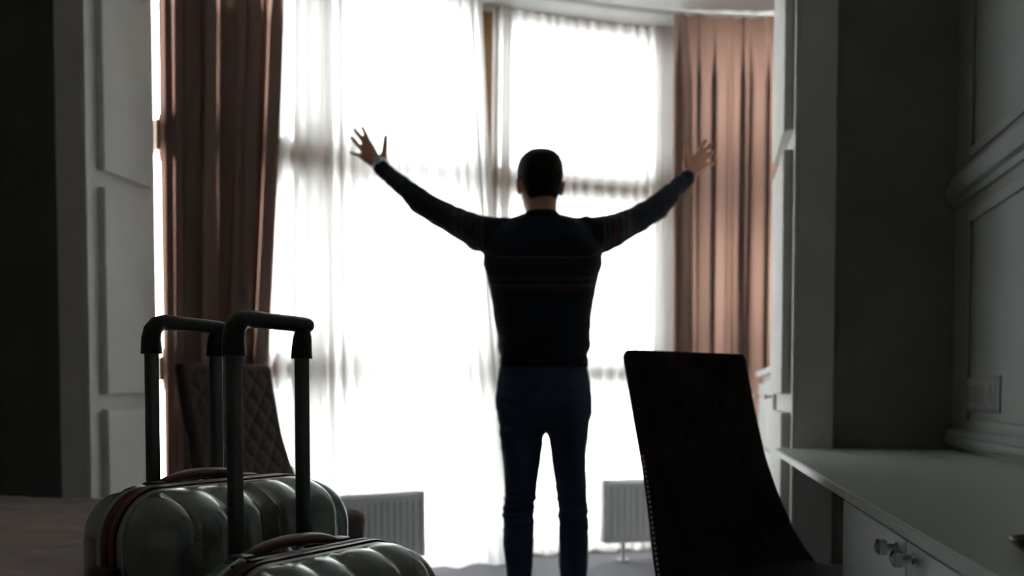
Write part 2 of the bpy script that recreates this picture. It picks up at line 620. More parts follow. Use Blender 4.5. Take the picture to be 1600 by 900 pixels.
c = curtain('sheer_curtain', M_sheer, sheer_path, (-2.06, -1.175), (-2.13, -.98), .012, ZC - .02, sheer_fold_left, 520, flare=.13, seed=1)
tag(c, 'white sheer curtain hanging left of the man, between drape and window post', 'curtain')
c = curtain('sheer_curtain', M_sheer, sheer_path_inner, (-1.125, -.11), (-1.17, -.11), .012, ZC - .02, sheer_fold_right, 520, flare=.0, seed=4)
tag(c, 'white sheer curtain hanging right of the man, beside the right drape', 'curtain')

# ------------------------------------------------------------------ radiators
def radiator(loc, rz, L, z0, z1, legs, label):
    root = empty('radiator', loc, rz)
    h = z1 - z0
    mb = MB()
    # ribbed front plate: vertical channels
    n = max(8, int(L / .0385))
    prof = []
    for i in range(n):
        u0 = -L / 2 + .02 + (L - .04) * i / n
        p = (L - .04) / n
        prof += [(u0, 0), (u0 + p * .12, 0), (u0 + p * .32, .011), (u0 + p * .68, .011), (u0 + p * .88, 0)]
    prof.append((L / 2 - .02, 0))
    yf = -.035
    rings = [[(u, yf, z) for u, d in prof] for z in (z0 + .012,)]
    rings.append([(u, yf, z0 + .035) for u, d in prof])
    rings.append([(u, yf - .0 + (d * .9), z0 + .055) for u, d in prof])
    rings.append([(u, yf + (d * .9), z1 - .055) for u, d in prof])
    rings.append([(u, yf, z1 - .035) for u, d in prof])
    rings.append([(u, yf, z1 - .006) for u, d in prof])
    mb.loft(rings, caps=False, closed=False)
    mb.box((0, .012, (z0 + z1) / 2), (L - .03, .05, h - .02), .004, 1)
    for s in (-1, 1): mb.box((s * (L / 2 - .012), yf + .003, (z0 + z1) / 2), (.022, .016, h), .004, 1)
    mb.box((0, yf + .003, z0 + .008), (L, .016, .016), .004, 1)
    mb.build('ribbed_panel', M_radiator, root, auto=35)
    MB().box((0, 0, z1 + .003), (L, .088, .012), .004, 2).build('top_grille', M_radiator, root)
    for s in (-1, 1): MB().box((s * (L / 2 + .002), .004, (z0 + z1) / 2), (.008, .08, h), .003, 1).build('side_cover', M_radiator, root)
    for x in legs:
        l = MB().box((x, .01, z0 / 2 + .01), (.022, .022, z0 + .01), .003, 1)
        l.box((x, .01, .004), (.06, .07, .008), .002, 1)
        l.build('leg', M_radiator, root)
    v = MB().tube([(L / 2 - .03, .01, z0 + .02), (L / 2 - .03, .01, .0)], .008)
    v.build('pipe', M_white_trim, root)
    tag(root, label, 'radiator')
    return root


pa, pb = Vector((-1.393, 4.918)), Vector((-1.88, 4.36))
pm = (pa + pb) / 2
radiator((pm.x, pm.y, 0), math.degrees(math.atan2(pa.y - pb.y, pa.x - pb.x)), (pa - pb).length, .11, .437, (-.3, .3),
         'low white ribbed radiator standing behind the suitcases, left of the man')
pa = Vector((-.549, 5.594)); dirv = Vector((math.cos(R(21)), math.sin(R(21)))); Lr = .66
pa += Vector((.03, -.06)); pm = pa + dirv * Lr / 2
radiator((pm.x, pm.y, 0), 21, Lr, .105, .45, (-.33 + .125, .205),
         'low white ribbed radiator on thin feet between the man and the desk chair')

# ------------------------------------------------------------------ desk, cabinet, dresser, socket
XD = .262


def worktop():
    n = 10
    zt, zb = .75, .728
    pts = [(XD + .073, -.6), (XR - .002, -.6), (XR - .002, YR0 - .027)]
    rc = .045
    for k in range(n + 1):
        a = math.pi / 2 + (math.pi / 2) * k / n
        pts.append((XD + rc + rc * math.cos(a), YR0 - .027 - rc + rc * math.sin(a)))
    bm = bmesh.new()
    f = bm.faces.new([bm.verts.new((x, y, zb)) for x, y in pts])
    r = bmesh.ops.extrude_face_region(bm, geom=[f])
    bmesh.ops.translate(bm, vec=(0, 0, zt - zb), verts=[e for e in r['geom'] if isinstance(e, bmesh.types.BMVert)])
    bmesh.ops.recalc_face_normals(bm, faces=bm.faces[:])
    ed = [e for e in bm.edges if abs(e.verts[0].co.z - e.verts[1].co.z) < 1e-5]
    bmesh.ops.bevel(bm, geom=ed, offset=.003, segments=2, affect='EDGES')
    me = bpy.data.meshes.new('desk'); bm.to_mesh(me); bm.free()
    return link('desk', me, M_laminate, None, True, 35)


tag(worktop(), 'long pale grey-green desk top running along the right wall', 'desk')


def knob(x, y, z, parent, s=.022, m=None):
    """square pyramid-faced knob on a round stem, pointing towards -x"""
    mb = MB()
    h = s / 2
    xs = x - .020
    mb.box((xs - .004, y, z), (.012, s, s), .001, 1)
    vs = [(xs - .010, y - h, z - h), (xs - .010, y + h, z - h), (xs - .010, y + h, z + h), (xs - .010, y - h, z + h), (xs - .016, y, z)]
    mb.add(vs, [(0, 1, 4), (1, 2, 4), (2, 3, 4), (3, 0, 4), (3, 2, 1, 0)])
    mb.tube([(xs, y, z), (x - .003, y, z)], .0055, 12)
    mb.tube([(x - .004, y, z), (x, y, z)], .008, 12)
    return mb.build('knob', m or M_chrome, parent, auto=20)


cab = empty('desk_cabinet', (.59, 1.556, 0), 1.0)
XC = .3145
MB().box((-.013, 0, .363), (.502, 1.15, .724), .002, 1).build('carcass', M_cab, cab, auto=30)
for k, (ya, yb, ky) in enumerate(((.002, .574, .050), (-.574, -.002, -.061))):
    d = MB().box((XC - .59, (ya + yb) / 2, .372), (.019, yb - ya, .70), .0025, 2).build('door', M_cab, cab, auto=30)
    knob(XC - .59 - .0095, ky, .704, d)
tag(cab, 'pale grey cabinet with two doors and square chrome knobs under the desk top', 'cabinet')

dr = empty('dresser', (.58, 4.82, 0))
MB().box((.005, 0, .5), (.51, 1.04, 1.0), .004, 1).build('carcass', M_cab_white, dr, auto=30)
MB().box((-.008, 0, 1.04), (.55, 1.08, .03), .006, 2).build('top', M_cab_white, dr, auto=30)
MB().box((.005, 0, 1.0125), (.50, 1.02, .027), .002, 1).build('neck_moulding', M_cab_white, dr, auto=30)
for r_ in range(3):
    z0 = .06 + r_ * .315
    d = MB().box((-.26, 0, z0 + .15), (.02, 1.0, .30), .003, 2).build('drawer', M_cab_white, dr, auto=30)
    for yk in (-.42, .42): knob(-.27, yk, z0 + (.235 if r_ == 2 else .2), d, .02, M_nail)
tag(dr, 'tall white chest of drawers beyond the right pier, half hidden by the desk chair', 'dresser')

ws = empty('wall_socket', (XR, 3.215, .937))
def plate(y0, y1, z0, z1, name, m, par, d=.012):
    mb = MB()
    b = .016
    vs = []
    for (x, e) in ((0, 0), (-.005, 0), (-d, b * .8), (-d + .003, b)):
        vs.append([(x, y0 + e, z0 + e), (x, y1 - e, z0 + e), (x, y1 - e, z1 - e), (x, y0 + e, z1 - e)])
    mb.loft(vs)
    return mb.build(name, m, par, auto=20)
plate(-.168, .168, -.054, .054, 'frame', M_socket, ws)
for k in range(4):
    y = -.112 + k * .0745
    ins = MB().box((-.0105, y, 0), (.008, .068, .066), .003, 2).build('insert', M_socket, ws, auto=30)
    ringp = []
    rr = MB()
    rings = []
    for (x, rad) in ((-.0150, .029), (-.0165, .027), (-.0165, .0235), (-.0150, .0225), (-.0148, .0005)):
        rings.append([(x, y + rad * math.cos(t * math.pi / 12), rad * math.sin(t * math.pi / 12)) for t in range(24)])
    rr.loft(rings)
    rr.build('socket_well', M_socket_in, ins, auto=30)
tag(ws, 'pale four-gang electrical socket on the right wall above the desk', 'socket')

dish = empty('dish', W(.645, 1.165, .75))
rings = []
for (r_, z) in ((.028, 0), (.040, .003), (.050, .012), (.0525, .018), (.0515, .0192), (.049, .018), (.040, .006), (.025, .004), (.0005, .004)):
    rings.append([(r_ * 1.05 * math.cos(2 * math.pi * k / 36), r_ * .8 * math.sin(2 * math.pi * k / 36), z) for k in range(36)])
MB().loft(rings).build('bowl', M_black_gloss, dish, auto=50)
tag(dish, 'small glossy black dish lying on the desk at the right edge', 'dish')

# ------------------------------------------------------------------ chairs
def rrect(hw, y0, y1, r, n=10):
    """rounded rectangle in xy, counter-clockwise, with extra points along the long sides"""
    pts = []
    r = min(r, (y1 - y0) / 2 - 1e-4, hw - 1e-4)
    cs = [(hw - r, y1 - r, 0), (-hw + r, y1 - r, 90), (-hw + r, y0 + r, 180), (hw - r, y0 + r, 270)]
    m = 44
    for i, (cx, cyy, a0) in enumerate(cs):
        arc = [(cx + r * math.cos(R(a0 + 90 * k / 6)), cyy + r * math.sin(R(a0 + 90 * k / 6))) for k in range(7)]
        pts += arc
        nx, ny, na = cs[(i + 1) % 4]
        e = arc[-1]
        s = (nx + r * math.cos(R(na)), ny + r * math.sin(R(na)))
        k_ = m if i in (0, 2) else 6
        for k in range(1, k_): pts.append((e[0] + (s[0] - e[0]) * k / k_, e[1] + (s[1] - e[1]) * k / k_))
    return pts


def interp_table(tab, z):
    zs = [t[0] for t in tab]
    return [float(np.interp(z, zs, [t[i] for t in tab])) for i in range(1, len(tab[0]))]


def smooth_table(tab, z):
    """monotone-ish smoothing of a profile table by averaging neighbours"""
    a = interp_table(tab, z - .025); b = interp_table(tab, z); c_ = interp_table(tab, z + .025)
    return [(x + 2 * y + w) / 4 for x, y, w in zip(a, b, c_)]


BACK = [(.34, .050, .150, .232), (.42, .022, .200, .235), (.47, .008, .190, .236), (.52, -.005, .138, .235), (.58, -.018, .092, .232),
        (.66, -.036, .050, .227), (.76, -.062, .010, .221), (.88, -.090, -.026, .224), (.98, -.113, -.052, .225), (1.03, -.124, -.064, .226), (1.2, -.16, -.09, .226)]


def chair(loc, rz, H, label, mback, wk=1.0, name='dining_chair'):
    root = empty(name, loc, rz)
    q = .075
    rings = []
    zs = list(np.linspace(.345, H - .018, 84)) + [H - .011, H - .005, H - .001, H]
    for z in zs:
        yr, yf, hw = smooth_table(BACK, min(z, H - .01) * 1.04 / H if z > .6 else z)
        hw *= wk
        shrink = 0 if z <= H - .018 else (.002, .005, .009, .016)[zs.index(z) - 84]
        ring = []
        for (x, y) in rrect(hw - shrink * .6, yr + shrink, yf - shrink, .022):
            mid = (yr + yf) / 2
            edge = min(1, max(0, (hw - .02 - abs(x)) / .02))
            # diamond quilting pressed into both broad faces
            a = ((x + z * .72) / q) % 1.0; b = ((x - z * .72) / q) % 1.0
            da = min(a, 1 - a); db = min(b, 1 - b)
            dq = max(math.exp(-(da / .085) ** 2), math.exp(-(db / .085) ** 2))
            dep = .0065 * dq * edge * (1 if z < H - .03 else .3)
            y += dep if y < mid else -dep
            ring.append((x, y, z))
        rings.append(ring)
    MB().loft(rings).build('backrest', mback, root, auto=60)
    st = MB()
    rings = []
    for (z, e) in ((.355, .012), (.362, .002), (.40, 0), (.455, -.003), (.478, .0), (.494, .018), (.503, .05), (.507, .10)):
        rings.append([(x, y, z) for x, y in rrect(.232 * wk - e, .06 + e, .495 - e, .045)])
    st.loft(rings)
    st.build('seat', mback, root, auto=60)
    # nailhead trim down both sides, near the rear edge
    for s in (-1, 1):
        nm = MB()
        for k in range(34):
            z = .37 + k * .0125
            yr, yf, hw = smooth_table(BACK, z)
            nm.ball((s * (hw * wk + .0005), yr + .026, z), (.0022, .0042, .0042), 8, 4)
        tag(nm.build('nailhead_trim', M_nail, root), kind='stuff')
    for (x, y, dx, dy) in ((-.19, .455, 0, .015), (.19, .455, 0, .015), (-.18, .10, 0, -.07), (.18, .10, 0, -.07)):
        rings = []
        for t in (0, .5, 1):
            w = .021 - .008 * t
            cx, cyy, z = x + dx * t, y + dy * t * t, .36 * (1 - t)
            rings.append([(cx - w, cyy - w, z), (cx + w, cyy - w, z), (cx + w, cyy + w, z), (cx - w, cyy + w, z)])
        MB().loft(rings).build('leg', M_darkwood, root, auto=30)
    tag(root, label, 'chair')
    return root


chair(W(.527, 2.60), -141 + YAW, 1.05, 'black quilted high-backed chair with nailheads pulled up to the desk', M_leather)
chair(W(-1.075, 3.93), -128 + YAW, 1.055, 'dark brown diamond-quilted chair by the left drape behind the suitcases', M_leather_grey, .96)

# ------------------------------------------------------------------ bed
bed = empty('bed', (-2.25, 1.95, 0))
bx0, bx1, by0, by1 = -1.0, .98, -1.0, 1.08
MB().box(((bx0 + bx1) / 2, (by0 + by1) / 2, .325), (bx1 - bx0 - .012, by1 - by0 - .012, .43), .03, 3).build('bed_base', M_bedbase, bed)
for sx in (bx0 + .12, bx1 - .12):
    for sy in (by0 + .12, by1 - .12):
        MB().tube([(sx, sy, .115), (sx, sy, 0)], [.03, .024], 14).build('leg', M_darkwood, bed)
rings = []
hx, hy = (bx1 - bx0) / 2, (by1 - by0) / 2
vs, fs = [], []
N = 110
def bedz(x, y):
    ex = min(x - bx0, bx1 - x); ey = min(y - by0, by1 - y)
    e = min(ex, ey)
    z = .585 - .05 * max(0, 1 - e / .09) ** 2
    z += .012 * noise.noise((x * 2.2, y * 2.8, 0)) + .006 * noise.noise((x * 6 + 3, y * 9, 2)) + .004 * noise.noise((x * 16, y * 22, 5))
    z += .010 * math.exp(-((y - by1 + .10 + .03 * math.sin(x * 3)) / .03) ** 2)
    return z
rings = []
for (e, zf) in ((.0, None),):
    pass
mbd = MB()
for j in range(N + 1):
    for i in range(N + 1):
        x = bx0 + (bx1 - bx0) * i / N; y = by0 + (by1 - by0) * j / N
        vs.append((x, y, bedz(x, y)))
for j in range(N):
    for i in range(N):
        a = j * (N + 1) + i
        fs.append((a, a + 1, a + N + 2, a + N + 1))
# skirt down the sides
per = [j * 0 + i for i in range(N)] + [(N + 1) * j + N for j in range(N)] + [(N + 1) * N + N - i for i in range(N)] + [(N + 1) * (N - j) for j in range(N)]
base_n = len(vs)
for zz, out_ in ((.525, .010), (.505, .006)):
    for q_, idx in enumerate(per):
        x, y, z = vs[idx]
        nx = (1 if x > bx1 - 1e-6 else -1 if x < bx0 + 1e-6 else 0); ny = (1 if y > by1 - 1e-6 else -1 if y < by0 + 1e-6 else 0)
        wv = out_ + .006 * noise.noise((x * 9, y * 9, zz))
        vs.append((x + nx * wv, y + ny * wv, zz + .003 * math.sin(q_ * .3)))
P_ = len(per)
for q_ in range(P_):
    r_ = (q_ + 1) % P_
    fs.append((per[q_], base_n + q_, base_n + r_, per[r_]))
    fs.append((base_n + q_, base_n + P_ + q_, base_n + P_ + r_, base_n + r_))
bs = mbd.add(vs, fs).build('bedspread', M_bedspread, bed, auto=60)
tag(bed, 'low bed with rumpled taupe bedspread in the dark left corner', 'bed')

# ------------------------------------------------------------------ suitcases
def rr_perim(a, b, r, n=28, m=40):
    """rounded rectangle perimeter in xz, same point count for every size"""
    r = max(r, .0008)
    pts = []
    cs = [(a - r, b - r, 0), (-a + r, b - r, 90), (-a + r, -b + r, 180), (a - r, -b + r, 270)]
    for i, (cx, cz, a0) in enumerate(cs):
        for k in range(n + 1):
            t = R(a0 + 90 * k / n)
            pts.append((cx + r * math.cos(t), cz + r * math.sin(t)))
        nx, nz, na = cs[(i + 1) % 4]
        e = pts[-1]; s = (nx + r * math.cos(R(na)), nz + r * math.sin(R(na)))
        for k in range(1, m): pts.append((e[0] + (s[0] - e[0]) * k / m, e[1] + (s[1] - e[1]) * k / m))
    return pts


def shell(Wd, H, D, zc, sgn, rc=.085, ribs=6):
    """one moulded half: flat rim at the seam, fan of soft ribs over the shoulder and the broad face"""
    a, b = Wd / 2, H / 2
    prof = [(0, 0.0, 0), (0, .012, 0), (0, .026, 0), (.0, .030, .05)]
    Rr = .062
    for k in range(1, 19):
        t = math.pi / 2 * k / 18
        prof.append((Rr * (1 - math.cos(t)), .030 + (D - .042) * math.sin(t), min(1, .1 + k / 5)))
    emax = min(a, b) - .002
    for k in range(1, 15):
        t = k / 14
        prof.append((Rr + (emax - Rr) * t, D - .012 + .012 * math.sin(t * math.pi / 2), 1.0))
    rings, mask = [], []
    for e, d, m_ in prof:
        rings.append([(x, sgn * d, z + zc) for x, z in rr_perim(a - e, b - e, rc - e * .9)])
        mask += [m_] * len(rings[-1])
    mb = MB().loft(rings)
    me = bpy.data.meshes.new('shell')
    me.from_pydata(mb.v, [], mb.f)
    fix_normals(me)
    mask = np.array(mask)

    def rib(co, no):
        per = Wd * .94 / ribs
        x = co[:, 0] + .02 * np.sin((co[:, 2] - zc) * 3.0) * np.sign(co[:, 0])
        w = np.abs(np.cos(np.pi * x / per)) ** 0.55
        side = np.clip(1.25 - np.abs(no[:, 0]) * 1.35, 0, 1)
        fade = np.clip((co[:, 2] - .1) / .1, 0, 1)
        return (-.010 + .017 * w) * mask * side * fade
    displace(me, rib)
    return me


def suitcase(loc, rz, Wd, H, D1, D2, handle_h, label, pole_off, name='suitcase'):
    root = empty(name, loc, rz)
    z0 = .055
    h = H - z0
    zc = z0 + h / 2
    link('front_shell', shell(Wd, h, D1, zc, -1), M_shell, root, True, 60)
    link('back_shell', shell(Wd, h, D2, zc, 1), M_shell, root, True, 60)
    # zip band round the seam
    rings = []
    outer = [rr_perim(Wd / 2 + e, h / 2 + e, .085 + e) for e in (-.003, .0045, .0055, .0045, .0, .0045, .0055, .0045, -.003)]
    ys = (-.017, -.0165, -.011, -.004, 0, .004, .011, .0165, .017)
    n = len(outer[0])
    zb = MB()
    vs = [(x, ys[i], z + zc) for i in range(9) for x, z in outer[i]]
    fs = [(i * n + j, i * n + (j + 1) % n, (i + 1) * n + (j + 1) % n, (i + 1) * n + j) for i in range(8) for j in range(n)]
    zb.add(vs, fs).build('zip_band', M_zip, root, auto=50)
    for sg in (-1, 1):
        yr_ = (.018, .0185, .0325, .0335)
        rv = [(x, sg * yr_[i], z + zc) for i, e in enumerate((-.004, .0012, .0012, -.004)) for x, z in rr_perim(Wd / 2 + e, h / 2 + e, .085 + e)]
        MB().add(rv, [(i * n + j, i * n + (j + 1) % n, (i + 1) * n + (j + 1) % n, (i + 1) * n + j) for i in range(3) for j in range(n)]).build('rim', M_rim, root, auto=50)
    pl = MB()
    pl.box((-.13 if Wd < .42 else -.16, -.004, H + .006), (.026, .010, .005), .002, 2)
    pl.tube([(-.15, -.004, H + .007), (-.165, -.010, H + .010), (-.185, -.018, H + .006)], [.003, .0045, .003], 10)
    if Wd < .42: pl.build('zip_puller', M_pull, root)
    # carry handle on top
    hb = MB()
    yb = .045
    pts = []
    for k in range(17):
        t = -1 + 2 * k / 16
        pts.append((t * .105, yb, H - .002 + .017 * (1 - abs(t) ** 2.6)))
    hb.tube(pts, [.009 + .006 * (1 - abs(-1 + k / 8) ** 3) for k in range(17)], 14, flat=((0, 0, 1), .6))
    hb.build('carry_handle', M_zip, root)
    for s in (-1, 1):
        MB().box((s * .108, yb, H + .001), (.034, .03, .012), .005, 2).build('handle_mount', M_grip, root)
    # side handle / latch block on the narrow side
    MB().box((-Wd / 2 - .008, .0, zc + .18), (.024, .060, .13), .010, 3).build('side_handle', M_grip, root)
    # trolley: poles and grip
    po = pole_off
    hs = .074
    zt = handle_h
    for s in (-1, 1):
        p = MB().box((s * hs, po, (H - .06 + zt - .04) / 2), (.024, .0165, zt - .04 - H + .06), .005, 3)
        p.build('pole', M_pole, root)
    g = MB()
    path = [(-hs, po, zt - .052), (-hs, po, zt - .040), (-hs - .0005, po, zt - .026), (-hs + .003, po, zt - .010), (-hs + .013, po, zt + .001),
            (-hs + .028, po, zt + .0055), (-hs + .06, po, zt + .0055), (0, po, zt + .005), (hs - .03, po, zt + .0045), (hs + .004, po, zt + .0035),
            (hs + .014, po, zt + .003), (hs + .019, po, zt + .0028), (hs + .0225, po, zt + .0025)]
    rad = [.0185, .018, .017, .016, .015, .0140, .0132, .0128, .0128, .0126, .0122, .0105, .006]
    g.tube(path, rad, 20, flat=((0, 1, 0), 1.0))
    g.tube([(hs, po, zt - .052), (hs, po, zt - .035), (hs + .002, po, zt - .018), (hs + .003, po, zt - .005)], [.0175, .0165, .0150, .0120], 20)
    g.build('grip', M_grip, root, auto=50)
    for sx in (-1, 1):
        for sy in (-D1 * .55, D2 * .55):
            wm = MB().box((sx * (Wd / 2 - .06), sy, .058), (.05, .05, .022), .008, 2)
            w_ = wm.build('wheel_housing', M_grip, root)
            MB().tube([(sx * (Wd / 2 - .06) - .011, sy, .0255), (sx * (Wd / 2 - .06) + .011, sy, .0255)], .025, 20).build('wheel', M_pull, w_)
    tag(root, label, 'suitcase')
    return root


suitcase(W(-.525, 1.79), 59 + YAW, .47, .780, .145, .125, 1.062, 'larger silver-grey hard-shell suitcase with oxblood zip, standing behind', .09)
suitcase(W(-.305, 1.53), 59 + YAW, .41, .695, .135, .115, 1.049, 'smaller silver-grey hard-shell suitcase with raised handle, standing in front', .092)

# ------------------------------------------------------------------ the man
man = empty('person', W(.1125, 3.5), YAW)
K = .00225


def fx(px): return (px - 850) * K
def fz(py): return EYE + (615 - py) * K
def fp(px, py, y):
    """sketch units -> metres, a point y metres further away from the viewer than the feet"""
    s = (3.5 + y) / 3.5
    return Vector(((px - 800) * K * s - .1125, y, EYE + (615 - py) * K * s))


def ell(cx, cyc, z, rx, yb, yf, n=36, ex=2.3):
    pts = []
    for k in range(n):
        t = 2 * math.pi * k / n
        c_, s_ = math.cos(t), math.sin(t)
        x = math.copysign(abs(c_) ** (2 / ex), c_) * rx
        y = math.copysign(abs(s_) ** (2 / ex), s_) * (yf if s_ > 0 else yb)
        pts.append((cx + x, cyc + y, z))
    return pts


def span(y, x0, x1, yb, yf, cyc=0, ex=2.3):
    return ell(fx((x0 + x1) / 2), cyc, fz(y), (x1 - x0) / 2 * K, yb, yf, ex=ex)


ARM_L = [(770, 372, .0, .066), (748, 366, .03, .063), (722, 354, .08, .0545), (697, 341, .13, .050), (672, 328, .165, .047), (655, 315, .19, .044),
         (636, 298, .23, .038), (618, 284, .27, .033), (601, 270, .31, .0285)]
ARM_R = [(925, 372, .0, .066), (948, 366, .03, .063), (970, 357, .08, .0540), (995, 345, .125, .049), (1018, 331, .16, .046), (1032, 320, .19, .043),
         (1045, 306, .225, .038), (1058, 294, .26, .033), (1069, 284, .29, .0285)]

# --- skin: one continuous body
bd = MB()
# torso under the clothes
rings = []
for (y, x0, x1, yb, yf) in ((656, 795, 905, .09, .08), (640, 786, 914, .105, .085), (575, 794, 906, .085, .085), (520, 788, 912, .085, .085),
                            (460, 778, 920, .10, .10), (410, 770, 928, .10, .105), (375, 772, 924, .09, .09), (358, 792, 904, .07, .07), (350, 812, 884, .06, .06)):
    rings.append(span(y, x0, x1, yb, yf))
bd.loft(rings)
for arm in (ARM_L, ARM_R):
    bd.cap_tube([fp(*a[:3]) for a in arm], [max(a[3] - .012, .0205) for a in arm])
LEG_L = [(660, 782, 848), (730, 791, 838), (775, 793, 833), (800, 790, 831), (850, 792, 829), (900, 797, 826), (960, 800, 824), (1012, 800, 824)]
LEG_R = [(660, 857, 916), (730, 867, 911), (775, 872, 912), (800, 876, 915), (850, 878, 916), (900, 880, 912), (960, 882, 910), (1012, 882, 910)]
for leg in (LEG_L, LEG_R):
    bd.loft([span(y, a, b, (b - a) / 2 * K * 1.02, (b - a) / 2 * K * 1.02, cyc=(-.01 if y < 880 else .0)) for y, a, b in leg])
# feet
for xc in (812, 896):
    bd.cap_tube([(fx(xc), -.045, .035), (fx(xc), .02, .04), (fx(xc), .12, .028), (fx(xc), .17, .022)], [.032, .036, .036, .024])
# neck and head; the head is turned a little to his left
hx_, hz_ = fx(843.5), fz(343)
bd.loft([ell(fx(846), -.005, z, rx, yb, yf) for z, rx, yb, yf in
         ((fz(362), .075, .075, .06), (fz(350), .060, .066, .058), (fz(338), .053, .060, .058), (fz(326), .0515, .057, .062), (fz(310), .051, .055, .065))])
HEAD = [(.004, .030, -.015, .090), (.014, .041, .01, .096), (.035, .051, .045, .098), (.06, .058, .068, .098), (.085, .0635, .085, .099),
        (.11, .068, .094, .100), (.14, .0715, .099, .101), (.17, .0715, .098, .100), (.19, .068, .092, .094), (.207, .060, .081, .083),
        (.220, .046, .062, .064), (.229, .028, .038, .040), (.2325, .010, .014, .014)]
HZ0 = fz(237) - .2385
Hrot = Matrix.Rotation(R(10), 3, 'Z')
Hc = Vector((hx_, .012, HZ0))


def hp(p): return Hc + Hrot @ Vector(p)
def head_ring(z, grow=0.0, n=48):
    rx, yb, yf = interp_table(HEAD, z)
    out_ = []
    for k in range(n):
        t = 2 * math.pi * k / n
        c_, s_ = math.cos(t), math.sin(t)
        ex = 2.25
        x = math.copysign(abs(c_) ** (2 / ex), c_) * (rx + grow)
        y = math.copysign(abs(s_) ** (2 / ex), s_) * ((yf if s_ > 0 else yb) + grow)
        out_.append((x, y, z))
    return out_


bd.loft([[hp(p) for p in head_ring(h[0])] for h in HEAD])
# face: nose, brow, lips, cheekbones, chin
bd.cap_tube([hp((0, .096, .122)), hp((0, .108, .104)), hp((0, .119, .088)), hp((0, .112, .080))], [.008, .009, .0105, .010])
for s in (-1, 1):
    bd.ball(hp((s * .012, .108, .081)), (.008, .008, .007), 12, 8)
    bd.cap_tube([hp((s * .012, .097, .132)), hp((s * .032, .093, .134)), hp((s * .047, .082, .128))], [.008, .008, .006])
    bd.ball(hp((s * .040, .070, .088)), (.016, .015, .014), 14, 8)
    # ear with rim and lobe
    ear = []
    for k in range(9):
        t = R(-70 + 290 * k / 8)
        ear.append(hp((s * (.0785 + .004 * math.sin(t)), -.006 - .012 * math.cos(t) * 1.05, .104 + .024 * math.sin(t))))
    bd.cap_tube(ear, [.0055] * 9, 10)
    bd.ball(hp((s * .074, -.004, .104)), (.007, .014, .025), 12, 8)
bd.cap_tube([hp((-.022, .095, .055)), hp((0, .104, .057)), hp((.022, .095, .055))], [.004, .0065, .004])
bd.cap_tube([hp((-.020, .094, .047)), hp((0, .103, .045)), hp((.020, .094, .047))], [.004, .007, .004])
bd.ball(hp((0, .090, .016)), (.022, .014, .016), 14, 8)


def hand(wrist, knuckles, mids, tips, thumb, rw):
    w = fp(*wrist)
    for i, (k, m_, t) in enumerate(zip(knuckles, mids, tips)):
        k, m_, t = fp(*k), fp(*m_), fp(*t)
        a = w.lerp(k, .25)
        bd.cap_tube([a, a.lerp(k, .55), k], [.0150, .0145, .0118], 12)
        d1 = m_.lerp(t, .52) + Vector((0, .004, 0))
        r = (.0088, .0092, .0088, .0076)[i]
        bd.cap_tube([k, k.lerp(m_, .55), m_, d1, t], [r * 1.12, r * .97, r, r * .88, r * .74], 12)
    for i in range(3):
        a, b = fp(*knuckles[i]), fp(*knuckles[i + 1])
        bd.cap_tube([w.lerp(a, .45), w.lerp(a.lerp(b, .5), .86)], [.0135, .0112], 12)
    t = [fp(*q) for q in thumb]
    bd.cap_tube([w.lerp(t[0], .2)] + t, [.016, .0155, .0112, .0100, .0076], 12)


hand((597, 266, .325),
     [(580.5, 230, .36), (574.5, 233, .362), (568.5, 239, .362), (567.5, 249, .358)],
     [(574.5, 216, .375), (565.5, 219, .377), (559.5, 228.5, .375), (559.5, 246, .368)],
     [(568.8, 204.5, .385), (557.5, 208.5, .387), (551.5, 220.5, .385), (550.8, 243, .378)],
     [(601, 253, .335), (603.2, 239, .345), (604.2, 227, .352), (605, 217.5, .355)], .03)
hand((1073, 281, .305),
     [(1084, 249, .335), (1092, 248.5, .338), (1098, 253.5, .338), (1099.5, 263, .334)],
     [(1092, 236, .350), (1101.5, 238, .352), (1107.5, 246, .350), (1109, 260.5, .345)],
     [(1099.5, 224.5, .345), (1109, 229, .350), (1115.5, 239, .348), (1117.5, 256.5, .342)],
     [(1070.5, 263, .318), (1070, 250, .325), (1068.5, 240.5, .328), (1068, 232.5, .328)], .03)
me = remeshed(bd, .0036, 4, .5)
body = link('body', me, M_skin, man, True, 0)
for s in (-1, 1):
    e_ = MB().ball(hp((s * .031, .0815, .113)), .0115, 16, 12).build('eye', M_eye, man)
    MB().loft([[hp((s * .031 + r_ * math.cos(2 * math.pi * k / 18), yy, .113 + r_ * math.sin(2 * math.pi * k / 18))) for k in range(18)]
               for yy, r_ in ((.0905, .0056), (.0932, .0048), (.0938, .0005))]).build('iris', M_iris, e_)
    # eyelids
    MB().cap_tube([hp((s * .018, .0875, .119)), hp((s * .031, .0925, .1215)), hp((s * .044, .084, .118))], [.003, .0042, .003]).build('eyelid', M_skin, e_)

